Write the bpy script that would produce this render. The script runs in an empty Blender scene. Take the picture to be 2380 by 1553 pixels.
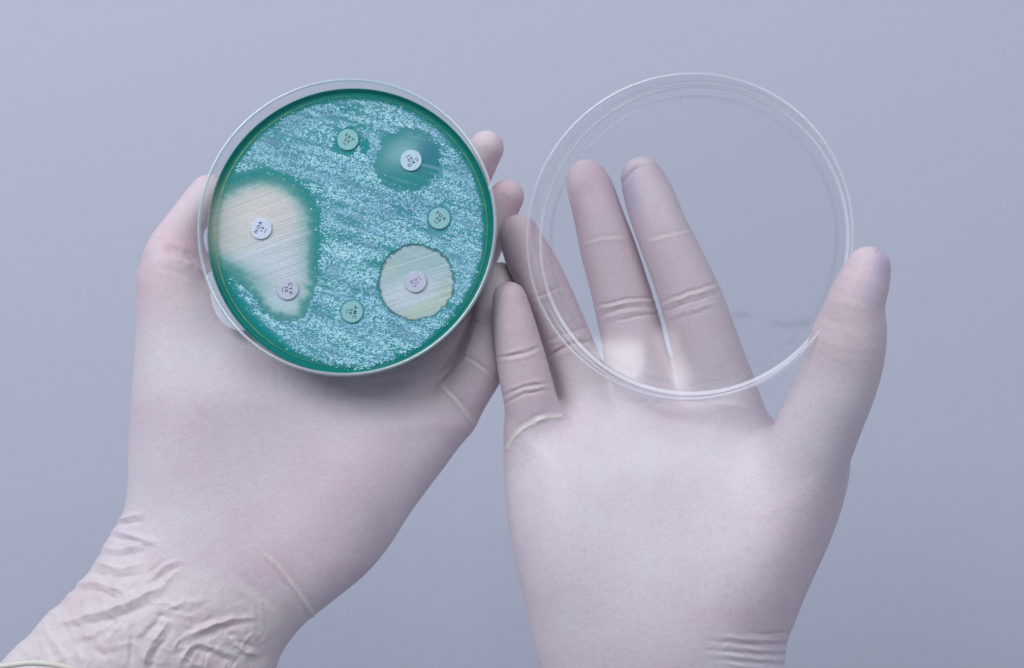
import bpy, bmesh, math
import numpy as np
from mathutils import Vector, Matrix

# ------------------------------------------------------------------ camera, light, exposure
S = bpy.context.scene
COL = S.collection
rng = np.random.default_rng(7)

DIST = 430.0                       # millimetres from the lens to the plane of the dish
MMPX = 310.0 / 2380.0              # millimetres per photo unit in that plane

cam_data = bpy.data.cameras.new('camera')
cam = bpy.data.objects.new('camera', cam_data)
COL.objects.link(cam)
cam.location = (0, -DIST / 1000, 0)
cam.rotation_euler = (math.radians(90), 0, 0)
cam_data.sensor_width = 36
cam_data.lens = 36 * DIST / 310
cam_data.clip_start = 0.01
cam_data.clip_end = 20
cam_data.dof.use_dof = True
cam_data.dof.focus_distance = 0.424
cam_data.dof.aperture_fstop = 11.0
S.camera = cam

W = bpy.data.worlds.new('World')
S.world = W
W.use_nodes = True
bg = W.node_tree.nodes['Background']
bg.inputs[0].default_value = (0.72, 0.78, 1.0, 1)
bg.inputs[1].default_value = 0.35

def area(name, loc, target, sx, sy, power, color):
    d = bpy.data.lights.new(name, 'AREA')
    d.shape = 'RECTANGLE'
    d.size, d.size_y, d.energy, d.color = sx, sy, power, color
    o = bpy.data.objects.new(name, d)
    COL.objects.link(o)
    o.location = loc
    o.rotation_euler = (Vector(target) - Vector(loc)).to_track_quat('-Z', 'Y').to_euler()
    return o

area('window_light', (-0.95, -0.95, 1.02), (0.0, 0.02, 0.0), 0.85, 0.85, 17.8, (0.90, 0.93, 1.0))
area('fill_light', (0.35, -1.0, 0.95), (0.0, 0.05, 0.0), 0.9, 0.6, 8.0, (0.92, 0.94, 1.0))  # added fill lamp from the right front, lifts the shade below the dish

area('glare_lamp', (-0.3635 - 0.062, -0.95, 0.024), (0.033, 0.0, -0.011), 0.050, 0.042, 0.031, (0.95, 0.96, 1.0))  # small lamp added only to put a patch of glare on the lid
area('glare_strip_lamp', (-0.3635 + 0.004, -0.95, 0.030), (0.045, 0.0, -0.011), 0.009, 0.055, 0.013, (0.95, 0.96, 1.0)).rotation_euler.rotate_axis('Z', math.radians(24))  # second added lamp, for the narrow glare streak on the lid
S.render.engine = 'CYCLES'
S.view_settings.view_transform = 'Standard'
S.view_settings.look = 'None'
S.view_settings.exposure = 0.0
S.view_settings.gamma = 1.0
S.cycles.max_bounces = 14
S.cycles.transmission_bounces = 12
S.cycles.transparent_max_bounces = 24

# ------------------------------------------------------------------ helpers
def lin(r, g, b):
    f = lambda c: c / 12.92 if c <= 0.04045 else ((c + 0.055) / 1.055) ** 2.4
    return np.array([f(r / 255), f(g / 255), f(b / 255)])

def P(x, y, w=0.0):
    """a point seen at (x, y) of the photo, w mm in front of the dish plane -> (u, v) in mm"""
    k = MMPX * (DIST - w) / DIST
    return ((x - 1190) * k, (776.5 - y) * k)

def P3(x, y, w=0.0):
    u, v = P(x, y, w)
    return np.array([u, v, w])

def world(p):                      # (u, v, w) mm -> Blender metres
    p = np.asarray(p, float)
    return np.stack([p[..., 0], -p[..., 2], p[..., 1]], -1) / 1000.0

def tag(o, label=None, cat=None, group=None, kind=None):
    if label: o['label'] = label
    if cat: o['category'] = cat
    if group: o['group'] = group
    if kind: o['kind'] = kind
    return o

ORG = {}
def make_mesh(name, verts, faces, mat, parent=None, origin=None, smooth=True):
    """verts in world metres; the origin is moved to the given point"""
    verts = np.asarray(verts, float)
    if origin is None:
        origin = np.zeros(3) if parent is None else np.array(ORG[parent.name])
    origin = np.asarray(origin, float)
    me = bpy.data.meshes.new(name)
    me.from_pydata((verts - origin).tolist(), [], faces.tolist() if hasattr(faces, 'tolist') else faces)
    me.update()
    if smooth:
        me.polygons.foreach_set('use_smooth', [True] * len(me.polygons))
    me.materials.append(mat)
    o = bpy.data.objects.new(name, me)
    COL.objects.link(o)
    if parent is None:
        o.location = origin
    else:
        o.parent = parent
        o.location = Vector(origin) - Vector(ORG[parent.name])
    ORG[o.name] = tuple(origin)
    return o

def empty(name, loc):
    o = bpy.data.objects.new(name, None)
    o.empty_display_size = 0.02
    COL.objects.link(o)
    o.location = loc
    ORG[o.name] = tuple(loc)
    return o

def put_color(me, name, rgb):
    a = me.color_attributes.new(name, 'FLOAT_COLOR', 'POINT')
    c = np.ones((len(rgb), 4), np.float32)
    c[:, :3] = rgb
    a.data.foreach_set('color', c.ravel())

def sstep(a, b, x):
    t = np.clip((x - a) / (b - a), 0, 1)
    return t * t * (3 - 2 * t)

_tab = rng.random((256, 256))
def vn2(x, y, seed=0):
    xi = np.floor(x).astype(int); yi = np.floor(y).astype(int)
    fx = x - xi; fy = y - yi
    fx = fx * fx * (3 - 2 * fx); fy = fy * fy * (3 - 2 * fy)
    a = xi + seed * 37; b = yi + seed * 91
    g = lambda i, j: _tab[i & 255, j & 255]
    return (g(a, b) * (1 - fx) + g(a + 1, b) * fx) * (1 - fy) + (g(a, b + 1) * (1 - fx) + g(a + 1, b + 1) * fx) * fy

def fbm2(x, y, seed=0, oct=4):
    s = 0; a = 0.5; n = 0
    for i in range(oct):
        s = s + a * vn2(x * 2 ** i, y * 2 ** i, seed + i * 3); n += a; a *= 0.5
    return s / n

# materials -----------------------------------------------------------------
def new_mat(name):
    m = bpy.data.materials.new(name)
    m.use_nodes = True
    nt = m.node_tree
    return m, nt, nt.nodes['Principled BSDF']

def noise(nt, scale, detail=4, rough=0.5, coord='Object', stretch=None):
    tc = nt.nodes.new('ShaderNodeTexCoord')
    n = nt.nodes.new('ShaderNodeTexNoise')
    n.inputs['Scale'].default_value = scale
    n.inputs['Detail'].default_value = detail
    n.inputs['Roughness'].default_value = rough
    if stretch:
        mp = nt.nodes.new('ShaderNodeMapping')
        mp.inputs['Scale'].default_value = stretch
        nt.links.new(tc.outputs[coord], mp.inputs[0])
        nt.links.new(mp.outputs[0], n.inputs['Vector'])
    else:
        nt.links.new(tc.outputs[coord], n.inputs['Vector'])
    return n

def ramp(nt, src, stops):
    r = nt.nodes.new('ShaderNodeValToRGB')
    while len(r.color_ramp.elements) < len(stops):
        r.color_ramp.elements.new(0.5)
    for e, (p, c) in zip(r.color_ramp.elements, stops):
        e.position = p
        e.color = (*c, 1) if not np.isscalar(c) else (c, c, c, 1)
    nt.links.new(src, r.inputs[0])
    return r

def mixc(nt, a, b, fac, mode='MIX'):
    m = nt.nodes.new('ShaderNodeMix')
    m.data_type = 'RGBA'; m.blend_type = mode
    for i, s in ((6, a), (7, b)):
        if hasattr(s, 'links'): nt.links.new(s, m.inputs[i])
        else: m.inputs[i].default_value = (*s, 1)
    if hasattr(fac, 'links'): nt.links.new(fac, m.inputs[0])
    else: m.inputs[0].default_value = fac
    return m.outputs[2]

def bump(nt, bsdf, h, strength, dist, prev=None):
    b = nt.nodes.new('ShaderNodeBump')
    b.inputs['Strength'].default_value = strength
    b.inputs['Distance'].default_value = dist
    nt.links.new(h, b.inputs['Height'])
    if prev: nt.links.new(prev.outputs[0], b.inputs['Normal'])
    nt.links.new(b.outputs[0], bsdf.inputs['Normal'])
    return b

# wall paint
wall_mat, nt, b = new_mat('wall_paint')
n1 = noise(nt, 2.2, 3)
c = mixc(nt, (0.51, 0.53, 0.61), (0.53, 0.55, 0.625), n1.outputs[0])
n2 = noise(nt, 1000, 3, 0.7, stretch=(0.8, 1, 1))
c2 = mixc(nt, c, (0.495, 0.515, 0.59), ramp(nt, n2.outputs[0], [(0.33, 0.0), (0.67, 1.0)]).outputs[0])
nt.links.new(c2, b.inputs['Base Color'])
b.inputs['Roughness'].default_value = 0.62
n3 = noise(nt, 170, 4, 0.6, stretch=(0.75, 1, 1))
bp = bump(nt, b, n3.outputs[0], 0.16, 0.0010)
bump(nt, b, n2.outputs[0], 0.25, 0.0004, bp)

crack_mat, nt, b = new_mat('crack_dark')
b.inputs['Base Color'].default_value = (0.39, 0.41, 0.48, 1)
b.inputs['Roughness'].default_value = 0.8

# latex glove over skin
glove_mat, nt, b = new_mat('latex_glove')
at = nt.nodes.new('ShaderNodeAttribute'); at.attribute_name = 'tone'
n1 = noise(nt, 60, 5, 0.65)
n2 = noise(nt, 520, 4, 0.7)
n4 = noise(nt, 1700, 2, 0.6)
m1 = ramp(nt, n1.outputs[0], [(0.30, (0.90, 0.84, 0.87)), (0.5, (1, 1, 1)), (0.72, (1.0, 1.0, 0.985))])
c = mixc(nt, at.outputs['Color'], m1.outputs[0], 0.35, 'MULTIPLY')
m2 = ramp(nt, n2.outputs[0], [(0.26, (0.82, 0.74, 0.79)), (0.50, (1, 1, 1))])
c = mixc(nt, c, m2.outputs[0], 0.25, 'MULTIPLY')
m3 = ramp(nt, n4.outputs[0], [(0.3, (0.92, 0.91, 0.93)), (0.65, (1.02, 1.02, 1.02))])
c = mixc(nt, c, m3.outputs[0], 0.95, 'MULTIPLY')
nt.links.new(c, b.inputs['Base Color'])
b.inputs['Roughness'].default_value = 0.52
b.inputs['Specular IOR Level'].default_value = 0.36
b.inputs['Subsurface Weight'].default_value = 0.22
b.inputs['Subsurface Radius'].default_value = (1.0, 0.55, 0.45)
b.inputs['Subsurface Scale'].default_value = 0.0025
bp = bump(nt, b, n2.outputs[0], 0.22, 0.0006)
bump(nt, b, n4.outputs[0], 0.22, 0.0002, bp)

cuff_mat, nt, b = new_mat('latex_rim')
b.inputs['Base Color'].default_value = (0.68, 0.67, 0.58, 1)
b.inputs['Roughness'].default_value = 0.45
b.inputs['Subsurface Weight'].default_value = 0.3
b.inputs['Subsurface Scale'].default_value = 0.002
bump(nt, b, noise(nt, 300, 3).outputs[0], 0.2, 0.0005)

# clear moulded polystyrene: real refraction for the thick walls
wallglass_mat, nt, b = new_mat('clear_plastic')
b.inputs['Base Color'].default_value = (0.97, 0.985, 1.0, 1)
b.inputs['Transmission Weight'].default_value = 1.0
b.inputs['IOR'].default_value = 1.52
b.inputs['Roughness'].default_value = 0.03

# thin sheet of the same plastic: Fresnel reflection over clear transmission
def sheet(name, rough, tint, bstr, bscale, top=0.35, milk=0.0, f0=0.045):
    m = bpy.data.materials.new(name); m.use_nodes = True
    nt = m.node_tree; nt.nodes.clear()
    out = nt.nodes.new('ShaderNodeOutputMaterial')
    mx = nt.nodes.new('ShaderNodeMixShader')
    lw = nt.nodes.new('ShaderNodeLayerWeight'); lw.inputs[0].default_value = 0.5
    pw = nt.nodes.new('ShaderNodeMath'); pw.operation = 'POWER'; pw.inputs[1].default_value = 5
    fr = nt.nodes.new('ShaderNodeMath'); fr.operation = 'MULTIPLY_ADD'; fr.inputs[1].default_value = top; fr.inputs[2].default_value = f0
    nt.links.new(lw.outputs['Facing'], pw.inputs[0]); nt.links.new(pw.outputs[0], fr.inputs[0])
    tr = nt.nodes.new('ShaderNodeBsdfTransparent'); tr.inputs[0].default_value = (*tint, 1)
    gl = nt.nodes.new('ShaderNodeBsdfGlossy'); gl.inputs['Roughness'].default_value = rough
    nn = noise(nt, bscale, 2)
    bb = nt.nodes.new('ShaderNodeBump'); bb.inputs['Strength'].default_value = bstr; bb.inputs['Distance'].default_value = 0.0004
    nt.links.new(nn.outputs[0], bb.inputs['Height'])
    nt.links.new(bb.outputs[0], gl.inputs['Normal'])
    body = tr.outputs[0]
    if milk:  # white mixed in to imitate light gathered in the plastic edges
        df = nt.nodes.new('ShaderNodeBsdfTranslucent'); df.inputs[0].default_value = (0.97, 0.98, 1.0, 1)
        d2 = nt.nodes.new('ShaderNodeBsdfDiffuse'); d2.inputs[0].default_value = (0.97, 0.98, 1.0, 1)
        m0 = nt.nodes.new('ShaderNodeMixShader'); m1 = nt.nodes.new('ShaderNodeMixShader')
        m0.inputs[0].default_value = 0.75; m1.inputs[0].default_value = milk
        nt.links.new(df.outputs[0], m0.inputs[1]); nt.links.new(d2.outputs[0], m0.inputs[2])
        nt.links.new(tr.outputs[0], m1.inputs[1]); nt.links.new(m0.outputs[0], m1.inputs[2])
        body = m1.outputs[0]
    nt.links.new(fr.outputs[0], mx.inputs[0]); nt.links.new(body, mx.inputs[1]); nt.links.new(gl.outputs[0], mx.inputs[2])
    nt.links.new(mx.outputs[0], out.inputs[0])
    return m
plate_mat = sheet('clear_sheet', 0.06, (0.992, 0.994, 0.997), 0.25, 30)
sheet_edge = sheet('clear_moulding', 0.08, (0.982, 0.987, 0.993), 0.2, 80, 0.22)
lip_mat = sheet('glint_paint', 0.28, (0.95, 0.96, 0.98), 0.3, 160, 0.5, 0.62, 0.16)  # milky white painted in for bright glints along a rim
lip_dish = sheet('glint_paint_teal', 0.25, (0.62, 0.90, 0.88), 0.3, 160, 0.4, 0.40, 0.18)  # teal-white painted in for the light glowing along the dish rim
lip_bright = sheet('glint_paint_corner', 0.2, (0.97, 0.98, 1.0), 0.3, 160, 0.2, 0.58, 0.05)  # milky white in place of light refracted at the lid's inner corner
lip_faint = sheet('glint_paint_faint', 0.22, (0.97, 0.975, 0.985), 0.3, 160, 0.4, 0.30, 0.10)  # weaker painted glint for the lid's open edge and outer corner
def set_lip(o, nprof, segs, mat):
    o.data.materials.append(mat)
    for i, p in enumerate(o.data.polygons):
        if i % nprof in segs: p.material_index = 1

# agar
agar_mat, nt, b = new_mat('agar_gel')
at = nt.nodes.new('ShaderNodeAttribute'); at.attribute_name = 'pigment'
n2 = noise(nt, 900, 3, 0.6)
m2 = ramp(nt, n2.outputs[0], [(0.3, (0.86, 0.9, 0.9)), (0.7, (1.06, 1.04, 1.04))])
c = mixc(nt, at.outputs['Color'], m2.outputs[0], 0.6, 'MULTIPLY')
nt.links.new(c, b.inputs['Base Color'])
b.inputs['Roughness'].default_value = 0.25
b.inputs['Specular IOR Level'].default_value = 0.25
b.inputs['Subsurface Weight'].default_value = 0.25
b.inputs['Subsurface Radius'].default_value = (0.3, 1.0, 0.8)
b.inputs['Subsurface Scale'].default_value = 0.0015
bump(nt, b, n2.outputs[0], 0.35, 0.0003)
tl = nt.nodes.new('ShaderNodeBsdfTranslucent'); mg = nt.nodes.new('ShaderNodeMixShader'); mg.inputs[0].default_value = 0.22
nt.links.new(mixc(nt, c, (0.45, 0.85, 0.55), 0.5), tl.inputs[0])
nt.links.new(b.outputs[0], mg.inputs[1]); nt.links.new(tl.outputs[0], mg.inputs[2])
nt.links.new(mg.outputs[0], nt.nodes['Material Output'].inputs[0])

colony_mat, nt, b = new_mat('colony_film')
oi = nt.nodes.new('ShaderNodeAttribute'); oi.attribute_name = 'pigment'
nt.links.new(oi.outputs['Color'], b.inputs['Base Color'])
b.inputs['Roughness'].default_value = 0.28
b.inputs['Specular IOR Level'].default_value = 0.7

def paper(name, col):
    m, nt, b = new_mat(name)
    n = noise(nt, 1500, 3)
    r = ramp(nt, n.outputs[0], [(0.3, tuple(np.array(col) * 0.90)), (0.7, tuple(np.minimum(np.array(col) * 1.04, 1)))])
    nt.links.new(r.outputs[0], b.inputs['Base Color'])
    b.inputs['Roughness'].default_value = 0.75
    b.inputs['Specular IOR Level'].default_value = 0.25
    bump(nt, b, n.outputs[0], 0.3, 0.0002)
    return m
paper_white = paper('paper_white', (0.62, 0.70, 0.80))
paper_cool = paper('paper_cool', (0.50, 0.68, 0.76))
paper_teal = paper('paper_teal', (0.27, 0.54, 0.53))
paper_grey = paper('paper_grey', (0.52, 0.55, 0.64))
tab_mat = paper('sticker_white', (0.86, 0.86, 0.92))
ink_mat, nt, b = new_mat('ink')
b.inputs['Base Color'].default_value = (0.035, 0.035, 0.05, 1)
b.inputs['Roughness'].default_value = 0.7
ink_pale, nt, b = new_mat('ink_pale')
b.inputs['Base Color'].default_value = (0.17, 0.17, 0.22, 1)
b.inputs['Roughness'].default_value = 0.7

# ------------------------------------------------------------------ setting: painted wall
WALL_W = -230.0
gx, gy = np.meshgrid(np.linspace(-2.4, 2.4, 49), np.linspace(-1.8, 1.8, 37))
hv = 0.004 * vn2(gx * 1.7 + 9, gy * 1.7 + 3, 5)
V = np.stack([gx, np.full_like(gx, -WALL_W / 1000) + hv, gy], -1).reshape(-1, 3)
F = [(j * 49 + i, j * 49 + i + 1, (j + 1) * 49 + i + 1, (j + 1) * 49 + i) for j in range(36) for i in range(48)]
wall = make_mesh('wall', V, F, wall_mat, origin=(0, -WALL_W / 1000, 0))
tag(wall, 'pale bluish grey painted wall behind the hands', 'wall', kind='structure')

def crack(pts, wd):
    P_ = [np.array(P(x, y, WALL_W)) for x, y in pts]
    vs, fs = [], []
    n = len(P_)
    for i, p in enumerate(P_):
        t = P_[min(i + 1, n - 1)] - P_[max(i - 1, 0)]
        t = t / np.linalg.norm(t); nn = np.array([-t[1], t[0]])
        h = wd * (0.35 + 0.65 * math.sin(math.pi * (i + 0.4) / n))
        for s, ww in ((-1, 0.0), (0, 0.35), (1, 0.0)):
            q = p + nn * s * h
            vs.append([q[0], q[1], WALL_W + 0.6 + ww])
    for i in range(n - 1):
        for k in range(2):
            a = i * 3 + k
            fs.append((a, a + 1, a + 4, a + 3))
    return vs, fs
for pts in ([(1700, 728), (1716, 727), (1728, 724), (1734, 731), (1740, 722)],
            [(1792, 744), (1806, 746), (1818, 748), (1822, 756), (1832, 748), (1850, 746), (1868, 744), (1886, 738)]):
    vs, fs = crack(pts, 0.12)
    fs2 = fs
    vv = world(np.array(vs))
    make_mesh('crack', vv, fs2, crack_mat, parent=wall, origin=vv.mean(0))

# ------------------------------------------------------------------ hands: implicit surfaces meshed by surface nets
def surface_nets(Fv, org, h):
    nx, ny, nz = Fv.shape
    c = [Fv[i:nx - 1 + i, j:ny - 1 + j, k:nz - 1 + k] for i in (0, 1) for j in (0, 1) for k in (0, 1)]
    ins = sum((a < 0).astype(np.int8) for a in c)
    act = (ins > 0) & (ins < 8)
    idx = np.full(act.shape, -1, np.int64)
    cells = np.argwhere(act)
    idx[act] = np.arange(len(cells))
    cv = np.stack([a[act] for a in c], 1)
    off = np.array([[i, j, k] for i in (0, 1) for j in (0, 1) for k in (0, 1)], float)
    acc = np.zeros((len(cells), 3)); cnt = np.zeros(len(cells))
    for a in range(8):
        for b_ in range(a + 1, 8):
            if abs(off[a] - off[b_]).sum() != 1: continue
            fa, fb = cv[:, a], cv[:, b_]
            m = (fa < 0) != (fb < 0)
            t = np.where(m, fa / np.where(m, fa - fb, 1), 0)
            p = off[a] + t[:, None] * (off[b_] - off[a])
            acc += p * m[:, None]; cnt += m
    verts = (cells + acc / cnt[:, None]) * h + org
    quads = []
    for ax in range(3):
        sl0 = [slice(None)] * 3; sl1 = [slice(None)] * 3
        sl0[ax] = slice(0, -1); sl1[ax] = slice(1, None)
        f0, f1 = Fv[tuple(sl0)], Fv[tuple(sl1)]
        ch = (f0 < 0) != (f1 < 0)
        e = np.argwhere(ch)
        flip = f0[ch] < 0
        o1, o2 = [(1, 2), (2, 0), (0, 1)][ax]
        ok = (e[:, o1] > 0) & (e[:, o2] > 0) & (e[:, o1] < Fv.shape[o1] - 1) & (e[:, o2] < Fv.shape[o2] - 1)
        e, flip = e[ok], flip[ok]
        def cell(d1, d2):
            q = e.copy(); q[:, o1] -= d1; q[:, o2] -= d2
            return idx[q[:, 0], q[:, 1], q[:, 2]]
        A, B, C_, D = cell(1, 1), cell(0, 1), cell(0, 0), cell(1, 0)
        q = np.stack([A, B, C_, D], 1)
        q[~flip] = q[~flip][:, ::-1]
        quads.append(q)
    return verts, np.concatenate(quads)

def catmull(nodes, step):
    n = np.asarray(nodes, float)
    n = np.vstack([2 * n[0] - n[1], n, 2 * n[-1] - n[-2]])
    outp = []
    for i in range(1, len(n) - 2):
        p0, p1, p2, p3 = n[i - 1:i + 3]
        k = max(2, int(np.linalg.norm(p2[:3] - p1[:3]) / step))
        for t in np.arange(k) / k:
            outp.append(0.5 * ((2 * p1) + (-p0 + p2) * t + (2 * p0 - 5 * p1 + 4 * p2 - p3) * t * t + (-p0 + 3 * p1 - 3 * p2 + p3) * t ** 3))
    outp.append(n[-2])
    return np.array(outp)

def poly_sdf(X, Y, poly):
    poly = np.asarray(poly, float)
    d = np.full(X.shape, 1e9); s = np.ones(X.shape)
    n = len(poly)
    for i in range(n):
        a, b_ = poly[i], poly[i - 1]
        ex, ey = b_ - a
        wx, wy = X - a[0], Y - a[1]
        t = np.clip((wx * ex + wy * ey) / (ex * ex + ey * ey), 0, 1)
        d = np.minimum(d, (wx - ex * t) ** 2 + (wy - ey * t) ** 2)
        c1 = Y >= a[1]; c2 = Y < b_[1]; c3 = ex * wy > ey * wx
        fl = (c1 & c2 & c3) | (~c1 & ~c2 & ~c3)
        s = np.where(fl, -s, s)
    return s * np.sqrt(d)

def smin(a, b_, k):
    h = np.clip(0.5 + 0.5 * (b_ - a) / k, 0, 1)
    return b_ * (1 - h) + a * h - k * h * (1 - h)

def polyline_dist(x, y, pts):
    """distance to the polyline, and 0..1 along it"""
    pts = np.asarray(pts, float)
    L = np.r_[0, np.cumsum(np.linalg.norm(np.diff(pts, axis=0), axis=1))]
    best = np.full(x.shape, 1e9); par = np.zeros(x.shape)
    for i in range(len(pts) - 1):
        a, e = pts[i], pts[i + 1] - pts[i]
        t = np.clip(((x - a[0]) * e[0] + (y - a[1]) * e[1]) / (e @ e), 0, 1)
        d = np.hypot(x - a[0] - e[0] * t, y - a[1] - e[1] * t)
        m = d < best
        best = np.where(m, d, best)
        par = np.where(m, (L[i] + t * (L[i + 1] - L[i])) / L[-1], par)
    return best, par

def smooth_line(pts):
    n = np.array([(a, b_, 0) for a, b_ in pts], float)
    return catmull(n, 6)[:, :2]

def build_hand(name, fs_, palm, palm_w, thick, bulges, fingers, folds, tone, cuff_noise, lo, hi, h=0.9):
    us = np.arange(lo[0], hi[0], h); vs_ = np.arange(lo[1], hi[1], h); ws = np.arange(lo[2], hi[2], h)
    U, V2 = np.meshgrid(us, vs_, indexing='ij')
    W0 = palm_w(U, V2)
    poly = []
    for (x, y) in catmull(np.array([(a, b_, 0) for a, b_ in palm], float), 8)[:, :2]:
        w = 0.0
        for _ in range(3):
            u, v = P(x, y, w); w = float(palm_w(np.array(u), np.array(v)))
        poly.append(P(x, y, w))
    d2 = poly_sdf(U, V2, poly)
    T = thick(U, V2)
    B = np.zeros_like(U)
    for (x, y, sx, sy, rot, amp) in bulges:
        cu, cvv = P(x, y, 0)
        ca, sa = math.cos(math.radians(rot)), math.sin(math.radians(rot))
        du, dv = U - cu, V2 - cvv
        a = (du * ca + dv * sa) / (sx * MMPX); b_ = (-du * sa + dv * ca) / (sy * MMPX)
        B += amp * np.exp(-(a * a + b_ * b_))
    Z = ws[None, None, :] - W0[:, :, None]
    sc = (T / np.maximum(T + B, 3.0))[:, :, None]
    Z = np.where(Z > 0, Z * sc, Z)
    R = T[:, :, None]
    E = 1.9 * R
    q = np.maximum(d2[:, :, None] + E, 0) * (R / E)
    palmF = (np.sqrt(q * q + Z * Z) - R).astype(np.float32)
    # fingers: each its own swept, tapering volume
    fing = np.full(palmF.shape, 60.0, np.float32)
    for nodes in fingers:
        pts = []
        for (x, y, w, r) in nodes:
            k = MMPX * (DIST - w) / DIST
            u, v = P(x, y, w)
            pts.append((u, v, w, r * k))
        pts = catmull(pts, 2.2)
        one = np.full(palmF.shape, 60.0, np.float32)
        for a, b_ in zip(pts[:-1], pts[1:]):
            rm = max(a[3], b_[3]) + 7
            sl = []
            for ax, g in enumerate((us, vs_, ws)):
                i0 = np.searchsorted(g, min(a[ax], b_[ax]) - rm); i1 = np.searchsorted(g, max(a[ax], b_[ax]) + rm)
                sl.append(slice(i0, i1))
            sl = tuple(sl)
            X, Y, Zz = np.meshgrid(us[sl[0]], vs_[sl[1]], ws[sl[2]], indexing='ij')
            if X.size == 0: continue
            e = b_[:3] - a[:3]
            t = np.clip(((X - a[0]) * e[0] + (Y - a[1]) * e[1] + (Zz - a[2]) * e[2]) / max(e @ e, 1e-6), 0, 1)
            f = np.sqrt((X - a[0] - e[0] * t) ** 2 + (Y - a[1] - e[1] * t) ** 2 + (Zz - a[2] - e[2] * t) ** 2) - (a[3] + (b_[3] - a[3]) * t)
            one[sl] = np.minimum(one[sl], f)
        fing = np.minimum(fing, one)
    Fv = smin(palmF, fing, 6.0)
    # a closed cut end, outside the frame
    Fv[:, 0, :] = 5; Fv[:, :, 0] = np.maximum(Fv[:, :, 0], 1)
    verts, quads = surface_nets(Fv, np.array([lo[0], lo[1], lo[2]]), h)
    # relax, then subdivide once
    me = bpy.data.meshes.new('tmp')
    me.from_pydata(verts.tolist(), [], quads.tolist()); me.update()
    ob = bpy.data.objects.new('tmp', me); COL.objects.link(ob)
    sm = ob.modifiers.new('s', 'SMOOTH'); sm.factor = 0.5; sm.iterations = 9
    sb = ob.modifiers.new('d', 'SUBSURF'); sb.levels = 1; sb.render_levels = 1
    dg = bpy.context.evaluated_depsgraph_get(); dg.update()
    ev = ob.evaluated_get(dg).to_mesh()
    n = len(ev.vertices)
    co = np.empty(n * 3); ev.vertices.foreach_get('co', co); co = co.reshape(-1, 3)
    no = np.empty(n * 3); ev.vertices.foreach_get('normal', no); no = no.reshape(-1, 3)
    fc = np.empty(len(ev.loops), np.int32); ev.loops.foreach_get('vertex_index', fc); fc = fc.reshape(-1, 4)
    ob.evaluated_get(dg).to_mesh_clear()
    bpy.data.objects.remove(ob); bpy.data.meshes.remove(me)
    # photo coordinates of every vertex (used to lay the folds where they are on the glove)
    k = MMPX * (DIST - co[:, 2]) / DIST
    px = co[:, 0] / k + 1190; py = 776.5 - co[:, 1] / k
    front = sstep(-0.25, 0.25, no[:, 2])
    disp = np.zeros(n)
    mark = np.zeros(n)
    wob = (fbm2(px / 20, py / 20, 3) - 0.5) * 11
    for f in folds:
        pts, amp, sig = f[0], f[1], f[2]
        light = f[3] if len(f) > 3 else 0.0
        line = smooth_line(pts)
        x0, y0 = line.min(0) - 30; x1, y1 = line.max(0) + 30
        m = (px > x0) & (px < x1) & (py > y0) & (py < y1)
        if not m.any(): continue
        d, t = polyline_dist(px[m] + wob[m] * 0.4, py[m] + wob[m] * 0.5, line)
        fade = np.sin(np.pi * np.clip(t * 0.9 + 0.05, 0, 1)) ** (0.25 if light > 0.3 else 0.8)
        g = np.exp(-(d / sig) ** (1.45 if amp > 0 else 2)) * fade * (0.5 + 1.0 * vn2(px[m] / 17 + 5, py[m] / 17, 19))
        disp[m] += fs_ * amp * (0.62 if amp < 0 else 0.72) * g * front[m]
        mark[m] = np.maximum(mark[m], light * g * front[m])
    if cuff_noise is not None:
        cw = cuff_noise(px, py)
        wx = px + 40 * (fbm2(px / 90, py / 90, 11) - 0.5); wy = py + 40 * (fbm2(px / 90, py / 90, 17) - 0.5)
        rn = 1 - np.abs(2 * fbm2(wx / 75 + wy / 130, wy / 60 - wx / 200, 23, 3) - 1) * 2.2
        rn2 = 1 - np.abs(2 * fbm2(wx / 34 - wy / 80, wy / 46 + wx / 90, 29, 2) - 1) * 2.0
        disp += cw * (0.42 * np.clip(rn, -1, 1) + 0.22 * np.clip(rn2, -1, 1))
    disp += 0.10 * (fbm2(co[:, 0] / 9 + co[:, 2] / 13, co[:, 1] / 9, 41, 3) - 0.5)
    co = co + no * disp[:, None]
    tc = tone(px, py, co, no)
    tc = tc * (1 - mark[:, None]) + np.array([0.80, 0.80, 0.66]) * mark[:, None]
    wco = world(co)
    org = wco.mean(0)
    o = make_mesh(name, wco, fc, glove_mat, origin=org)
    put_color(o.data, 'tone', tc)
    return o

SKIN = np.array([0.685, 0.592, 0.61])      # glove stretched tight, skin showing through
PALE = np.array([0.69, 0.638, 0.66])      # glove loose and whiter
PINK = np.array([0.64, 0.445, 0.495])
CREAM = np.array([0.72, 0.662, 0.645])
BLUE = np.array([0.46, 0.44, 0.60])

def blob(px, py, x, y, rx, ry=None, rot=0):
    ry = ry or rx
    ca, sa = math.cos(math.radians(rot)), math.sin(math.radians(rot))
    a = ((px - x) * ca + (py - y) * sa) / rx; b_ = (-(px - x) * sa + (py - y) * ca) / ry
    return np.exp(-(a * a + b_ * b_))

def layer(base, col, w):
    w = np.clip(w, 0, 1)[:, None]
    return base * (1 - w) + col * w

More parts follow.
